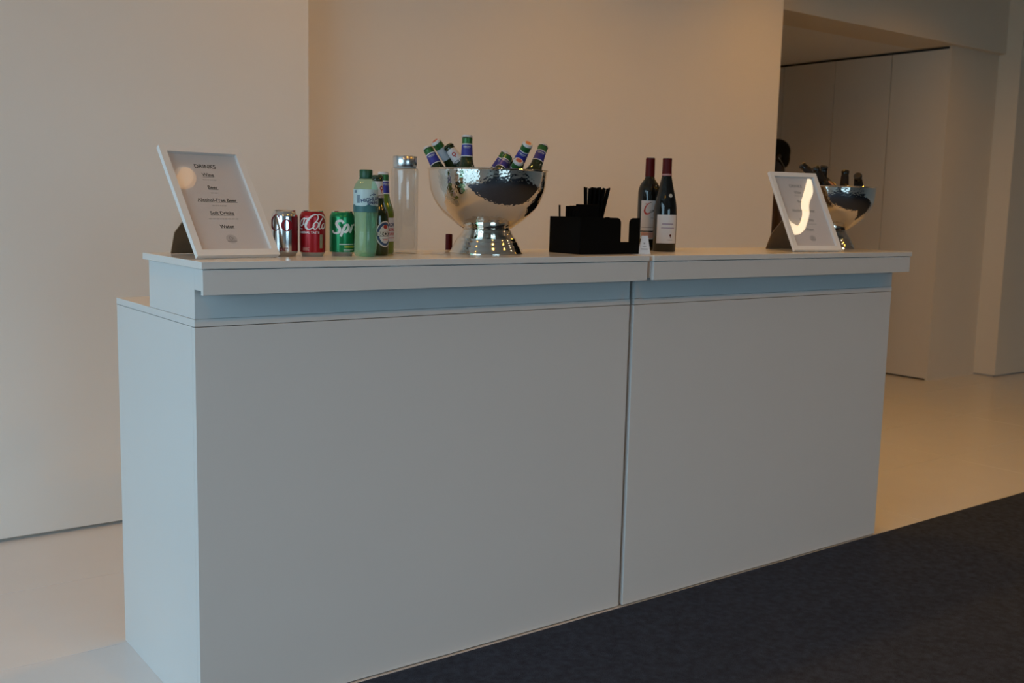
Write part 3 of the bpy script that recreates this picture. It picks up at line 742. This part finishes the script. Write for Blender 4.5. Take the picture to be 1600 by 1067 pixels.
# ------------------------------------------------------------------ bar caddy with napkins and straws
KX0, KX1, KY0, KY1, KH = 1.140, 1.372, 0.014, 0.154, 0.107
t = empty('bar_caddy', ((KX0 + KX1) / 2, (KY0 + KY1) / 2, ZT)); tag(t, 'black plastic bar caddy holding napkins and straws', 'caddy')
kw, kd = (KX1 - KX0) / 2, (KY1 - KY0) / 2; th = .003
def notch_wall(name, half, n0, n1, zb, zt, rr, mtx, flare=.0):
    """upright wall in local x, z with a rounded notch from n0 to n1"""
    pts = [(-half, 0), (half, 0), (half, zt)]
    if n0 is not None:
        pts += [(n1 + rr, zt)]
        for i in range(1, 7): a = PI / 2 * i / 6; pts.append((n1 + rr - rr * math.sin(a), zt - rr + rr * math.cos(a)))
        pts += [(n1, zb), (n0, zb), (n0, zt - rr)]
        for i in range(1, 7): a = PI / 2 * i / 6; pts.append((n0 - rr + rr * math.cos(a), zt - rr + rr * math.sin(a)))
    pts += [(-half, zt)]
    R90 = Matrix.Rotation(PI / 2, 4, 'X')
    return prism(name, pts, -th / 2, th / 2, M_BLACKP, t, mtx @ R90)
notch_wall('front_wall', kw, .040, .075, .036, KH, .016, Matrix.Translation((0, -kd, 0)))
notch_wall('back_wall', kw, -kw * .10, kw * 1.0 - .02, .028, KH, .012, Matrix.Translation((0, kd, 0)))
notch_wall('side_wall', kd, None, None, 0, KH, 0, Matrix.Translation((-kw, 0, 0)) @ Matrix.Rotation(PI / 2, 4, 'Z'))
notch_wall('side_wall', kd, -kd + .022, kd - .012, .028, KH, .012, Matrix.Translation((kw, 0, 0)) @ Matrix.Rotation(PI / 2, 4, 'Z'))
notch_wall('divider', kd, None, None, 0, KH * .93, 0, Matrix.Translation((kw * .28, 0, 0)) @ Matrix.Rotation(PI / 2, 4, 'Z'))
box('caddy_floor', -kw, kw, -kd, kd, 0.0, .004, M_BLACKP, t)
# folded black napkins standing in the left compartment
for i in range(4):
    yy = KY0 + .026 + i * .0155
    hh = .136 + (.004 if i == 0 else 0) - .0006 * i
    o = box('napkin', -.040, .040, -.0068, .0068, 0, hh, M_NAPKIN, None, .002)
    o.location = (KX0 + .0465, yy, ZT + .0045); o.rotation_euler = (0, math.radians(0.3 * (i % 3)), 0)
    tag(o, ['frontmost folded black napkin standing in the caddy', 'second folded black napkin from the front of the caddy', 'third folded black napkin from the front of the caddy', 'rearmost folded black napkin standing in the caddy'][i], 'napkin', 'black napkins in the caddy')
# straws: one leaning alone, the others in a flared bundle
def straw(base, topp, label, group):
    bm = bmesh.new(); b = Vector(base); tp = Vector(topp)
    tube_bm(bm, [Vector((0, 0, 0)), (tp - b) * .5, tp - b], .0028, 8)
    o = from_bm('drinking_straw', bm, M_BLACKP, None); o.location = b
    tag(o, label, 'straw', group)
straw((KX0 + .012, KY0 + .106, ZT + .005), (KX0 + .0065, KY0 + .106, ZT + .141), 'single thin black straw leaning at the left edge of the caddy', 'black straws')
rnd = random.Random(12)
sx, sy = KX0 + .130, KY0 + .106
n = 0
for ring, (rb, rt, cnt) in enumerate(((.0, .0, 1), (.0058, .014, 6), (.0112, .027, 12), (.0150, .042, 16))):
    for i in range(cnt):
        a = 2 * PI * i / max(1, cnt) + ring * .4
        e = rnd.uniform(-.0012, .0012)
        straw((sx + rb * math.cos(a), sy + rb * math.sin(a), ZT + .0045), (sx + .018 + (rt + e) * math.cos(a), sy + (rt + e) * math.sin(a) * .8 - .004, ZT + .194 + rnd.uniform(-.004, .003)), 'thin black straw in the flared bundle standing in the caddy', 'black straws')

# ------------------------------------------------------------------ tent card, wine bottles
t = empty('tent_card', (1.394, 0.012, ZT), math.radians(-40)); tag(t, 'small white folded tent card between the caddy and the wine bottles', 'sign')
for s in (-1, 1):
    bm = bmesh.new()
    h, w0, w1, dpt = .055, .0185, .0095, .013
    q = [(-w0, s * dpt, 0), (w0, s * dpt, 0), (w1, 0, h), (-w1, 0, h)]
    a = [bm.verts.new(p) for p in q]; b = [bm.verts.new((p[0], p[1] - s * .0012, p[2])) for p in q]
    bm.faces.new(a); bm.faces.new(b)
    for i in range(4): bm.faces.new((a[i], a[(i + 1) % 4], b[(i + 1) % 4], b[i]))
    o = from_bm('card_panel', bm, M_LABELW, t)
    if s == -1:
        Mx = Matrix(((1, 0, 0, 0), (0, dpt / h, 1, -dpt - .0004), (0, 1, 0, 0), (0, 0, 0, 1)))
        flat_print('small_print', [rect2d(-.003, .002, .029, .034), rect2d(-.006, .005, .0215, .024), rect2d(-.010, .010, .0130, .0160)], M_GREYINK, o, Mx)

def wine_claret(x, y, turn):
    t = empty('wine_bottle', (x, y, ZT), facing(x, y) + turn)
    R = .0365
    prof = [(0, .006), (.028, .004), (.0345, .0), (R, .004), (R, .188), (.0355, .198), (.0310, .212), (.0230, .224), (.0170, .232), (.0150, .240), (.0145, .300), (0, .300)]
    lathe('glass_bottle', prof, M_BLACKGLASS, t, 48)
    lathe('capsule', [(.0150, .240), (.0156, .2405), (.0150, .292), (.0152, .2965), (.0140, .3008), (0, .3012)], M_REDCAPS, t, 40)
    lab = wrap_print('front_label', [rect2d(-.0300, .0300, .0640, .1620, 18, 4)], M_LABELW, t, R, .0004, maxlen=.012)
    g = [stroke2d([(-.0010, .1540), (-.0080, .1500), (-.0150, .1390), (-.0170, .1270), (-.0120, .1195), (-.0040, .1195), (.0010, .1240)], [.002, .003, .004, .0055, .006, .004, .0015]), stroke2d([(-.0150, .1530), (-.0090, .1505), (-.0010, .1540)], [.0012, .0025, .0015])]
    wrap_print('script_initial', g, M_LABRED, lab, R, .0008)
    g = [stroke2d([(.002, .1300), (.001, .1245), (.005, .1240), (.007, .1310), (.007, .1250), (.010, .1260)], .0016),
         stroke2d([(.010, .1260), (.011, .1325), (.013, .1270), (.0155, .1335), (.0160, .1275), (.0185, .1300)], .0016),
         stroke2d([(.0185, .1300), (.0225, .1345), (.0215, .1370), (.0195, .1335), (.0215, .1290), (.0255, .1320)], .0016),
         rect2d(-.0005, .004, .1545, .157)]
    wrap_print('script_letters', g, M_INK, lab, R, .0008)
    wrap_print('small_print', [rect2d(.004, .024, .1045, .1065, 6), rect2d(.012, .020, .114, .1155, 3), rect2d(-.026, .026, .074, .0755, 12)], M_GREYINK, lab, R, .0008)
    low = wrap_print('lower_label', [rect2d(-.0300, .0300, .0370, .0605, 18, 2)], M_LABELW, t, R, .0004, maxlen=.012)
    wrap_print('salmon_strip', [rect2d(-.0270, .0270, .0405, .0585, 18, 2)], M_LABPINK, low, R, .0007, maxlen=.012)
    wrap_print('red_seal', [ring2d(.018, .0495, 0, 0, .0035, .0065, 16, 1)], M_LABRED, low, R, .001)
    return t
def wine_burgundy(x, y, turn):
    t = empty('wine_bottle', (x, y, ZT), facing(x, y) + turn)
    R = .0372
    prof = [(0, .006), (.028, .004), (.0350, .0), (R, .004), (R, .118), (.0360, .140), (.0320, .165), (.0265, .190), (.0205, .215), (.0165, .235), (.0148, .250), (.0143, .297), (0, .297)]
    lathe('glass_bottle', prof, M_BLACKGLASS, t, 48)
    lathe('capsule', [(.0158, .240), (.0162, .2405), (.0150, .262), (.0148, .290), (.0152, .2935), (.0140, .2972), (0, .2976)], M_REDCAPS, t, 40)
    lathe('foil_ring', [(.0160, .2415), (.0166, .2430), (.0162, .2470), (.0158, .2475)], mat('pale_red_foil', (.42, .22, .22), .4, noise=.2, nscale=200), t, 32)
    def rr(z):
        pz = prof[3:]
        for (r0, z0), (r1, z1) in zip(pz[:-1], pz[1:]):
            if z0 <= z <= z1: return r0 + (r1 - r0) * (z - z0) / max(1e-9, z1 - z0)
        return R
    lab = wrap_print('front_label', [rect2d(-.036, .036, .0270, .1180, 22, 4)], M_LABELW, t, R, .0004, maxlen=.012)
    wrap_print('small_print', [rect2d(-.018, .020, .0865, .0905, 12), rect2d(-.020, .024, .0745, .0775, 12)], mat('mauve_print', (.33, .27, .36), .6, noise=.15, nscale=500), lab, R, .0008)
    wrap_print('grape_mark', [ring2d(.010, .0525, 0, 0, .003, .004, 16, 1), stroke2d([(.010, .0500), (.0105, .0430)], [.003, .0008]), rect2d(.001, .018, .0375, .0385, 5)], M_REDCAPS, lab, R, .0008)
    wrap_print('medal', [ring2d(.0085, .1785, 0, 0, .0065, .006, 24, 2)], mat('medal_silver', (.55, .53, .47), .4, noise=.2, nscale=300), t, rr, .0006)
    return t
t = wine_claret(1.6075, 0.22, 0.12); tag(t, 'taller wine bottle with red script initial on its white label', 'bottle', 'wine bottles')
t = wine_burgundy(1.5950, 0.13, 0.25); tag(t, 'wine bottle with sloping shoulders and a plain white label, right of the other', 'bottle', 'wine bottles')
# small wine bottle standing on the rear ledge: only its red top shows above the bar
t = empty('wine_bottle', (0.955, 0.42, 0.9665)); tag(t, 'small bottle with dark red capsule showing behind the foot of the middle bowl', 'bottle', 'wine bottles')
lathe('glass_bottle', [(0, .003), (.019, .002), (.0225, .0), (.0235, .003), (.0235, .095), (.0220, .105), (.0140, .120), (.0105, .128), (.0100, .176), (0, .176)], M_BLACKGLASS, t, 36)
lathe('capsule', [(.0102, .128), (.0107, .1285), (.0104, .172), (.0106, .1745), (.0095, .1775), (0, .1778)], M_REDCAPS, t, 32)

# ------------------------------------------------------------------ person far behind, standing in the recess
px, py = 5.66, 3.03
per = empty('person', (px, py, 0), math.atan2(0.60, -0.80) + PI / 2)      # local -Y is where the person looks
tag(per, 'person with short black hair standing behind the wall corner, facing left', 'person')
def capsule(bm, a, b, ra, rb, seg=14, flat=1.0):
    a, b = Vector(a), Vector(b); d = (b - a); L = d.length; d.normalize()
    q = Vector((0, 0, 1)).rotation_difference(d)
    rings = []
    prof = [(ra * math.cos(t_), -ra * math.sin(t_)) for t_ in (1.5, 1.1, .7, .3)] + [(ra, 0)] + [(rb, L)] + [(rb * math.cos(t_), L + rb * math.sin(t_)) for t_ in (.3, .7, 1.1, 1.5)]
    for r, z in prof:
        rings.append([bm.verts.new(a + q @ Vector((r * math.cos(2 * PI * i / seg), r * math.sin(2 * PI * i / seg) * 1.0, z))) for i in range(seg)])
    for r0, r1 in zip(rings[:-1], rings[1:]):
        for i in range(seg): bm.faces.new((r0[i], r0[(i + 1) % seg], r1[(i + 1) % seg], r1[i]))
    bm.faces.new(list(reversed(rings[0]))); bm.faces.new(rings[-1])
def ellipsoid(bm, c, r, rot=None):
    m_ = Matrix.Translation(c) @ (rot.to_matrix().to_4x4() if rot else Matrix()) @ Matrix.Diagonal((*r, 1))
    bmesh.ops.create_uvsphere(bm, u_segments=20, v_segments=14, radius=1.0, matrix=m_)
def blob(name, bm, m, parent, vox, it=6):
    o = from_bm(name, bm, m, parent, smooth=True)
    md = o.modifiers.new('remesh', 'REMESH'); md.mode = 'VOXEL'; md.voxel_size = vox; md.use_smooth_shade = True
    if it:
        s = o.modifiers.new('smooth', 'SMOOTH'); s.iterations = it; s.factor = .5
    return o
bm = bmesh.new()
HZ = 1.655
ellipsoid(bm, (0, .008, HZ + .025), (.076, .094, .092)); ellipsoid(bm, (0, -.030, HZ - .045), (.058, .062, .068)); ellipsoid(bm, (0, -.062, HZ - .092), (.026, .024, .020))
capsule(bm, (0, -.088, HZ + .005), (0, -.108, HZ - .030), .009, .013, 10)
ellipsoid(bm, (0, -.090, HZ - .066), (.022, .012, .009))
for s in (-1, 1):
    ellipsoid(bm, (s * .079, .012, HZ - .012), (.008, .018, .030)); ellipsoid(bm, (s * .030, -.080, HZ + .004), (.012, .008, .008))
capsule(bm, (0, .022, HZ - .06), (0, .030, 1.44), .054, .060)
capsule(bm, (0, .03, 1.40), (0, .02, 1.00), .115, .105)
for s in (-1, 1):
    capsule(bm, (s * .06, .03, 1.43), (s * .185, .03, 1.39), .055, .055)
    capsule(bm, (s * .195, .03, 1.38), (s * .225, .04, 1.10), .046, .038); capsule(bm, (s * .225, .04, 1.10), (s * .220, -.03, .86), .036, .026)
    ellipsoid(bm, (s * .218, -.045, .80), (.018, .038, .050))
    for i, ln in enumerate((.066, .074, .070, .056)):
        yy = -.075 + i * .020
        capsule(bm, (s * .217, yy, .770), (s * .210, yy - .004, .770 - ln * .55), .0095, .009, 8); capsule(bm, (s * .210, yy - .004, .770 - ln * .55), (s * .200, yy - .004, .770 - ln), .009, .008, 8)
    capsule(bm, (s * .212, -.078, .815), (s * .200, -.100, .775), .011, .009, 8)
    capsule(bm, (s * .09, .02, .95), (s * .095, .01, .50), .080, .052); capsule(bm, (s * .095, .01, .50), (s * .10, .03, .09), .052, .036)
    capsule(bm, (s * .10, .03, .06), (s * .11, -.14, .045), .038, .030)
blob('body', bm, M_SKIN, per, .0065, 4)
bm = bmesh.new()
capsule(bm, (0, .03, 1.40), (0, .02, .92), .130, .128)
capsule(bm, (0, .03, 1.40), (0, .028, 1.485), .085, .064)
for s in (-1, 1):
    ellipsoid(bm, (s * .09, .025, 1.18), (.09, .115, .26))
    capsule(bm, (s * .05, .03, 1.44), (s * .185, .03, 1.395), .064, .066)
    capsule(bm, (s * .195, .03, 1.38), (s * .228, .04, 1.10), .060, .050); capsule(bm, (s * .228, .04, 1.10), (s * .221, -.025, .89), .049, .041)
blob('jacket', bm, M_SHIRT, per, .012, 5)
bm = bmesh.new()
for s in (-1, 1):
    capsule(bm, (s * .075, .02, .97), (s * .095, .01, .52), .100, .070); capsule(bm, (s * .095, .01, .52), (s * .10, .03, .10), .070, .060)
blob('trousers', bm, M_TROUSER, per, .012, 4)
for s in (-1, 1):
    bm = bmesh.new(); capsule(bm, (s * .10, .045, .052), (s * .112, -.165, .044), .048, .042); box_bm(bm, s * .105 - .042, s * .105 + .042, -.19, .08, .0, .03)
    blob('shoe', bm, M_BLACKP, per, .008, 4)
bm = bmesh.new()
ellipsoid(bm, (0, .014, HZ + .034), (.086, .102, .098)); ellipsoid(bm, (0, .052, HZ - .020), (.070, .062, .080))
bmesh.ops.bisect_plane(bm, geom=bm.verts[:] + bm.edges[:] + bm.faces[:], plane_co=(0, -.060, HZ + .055), plane_no=(0, -1, -.75), clear_outer=True)
bmesh.ops.holes_fill(bm, edges=bm.edges[:])
blob('hair', bm, M_HAIR, per, .008, 3)
bm = bmesh.new(); tube_bm(bm, [(.086, .006, HZ - .012), (.090, .028, HZ - .046), (.078, .060, HZ - .088), (.055, .082, HZ - .125), (.040, .088, HZ - .165)], .0013, 6)
bm2 = from_bm('earpiece_wire', bm, M_WIRE, per)
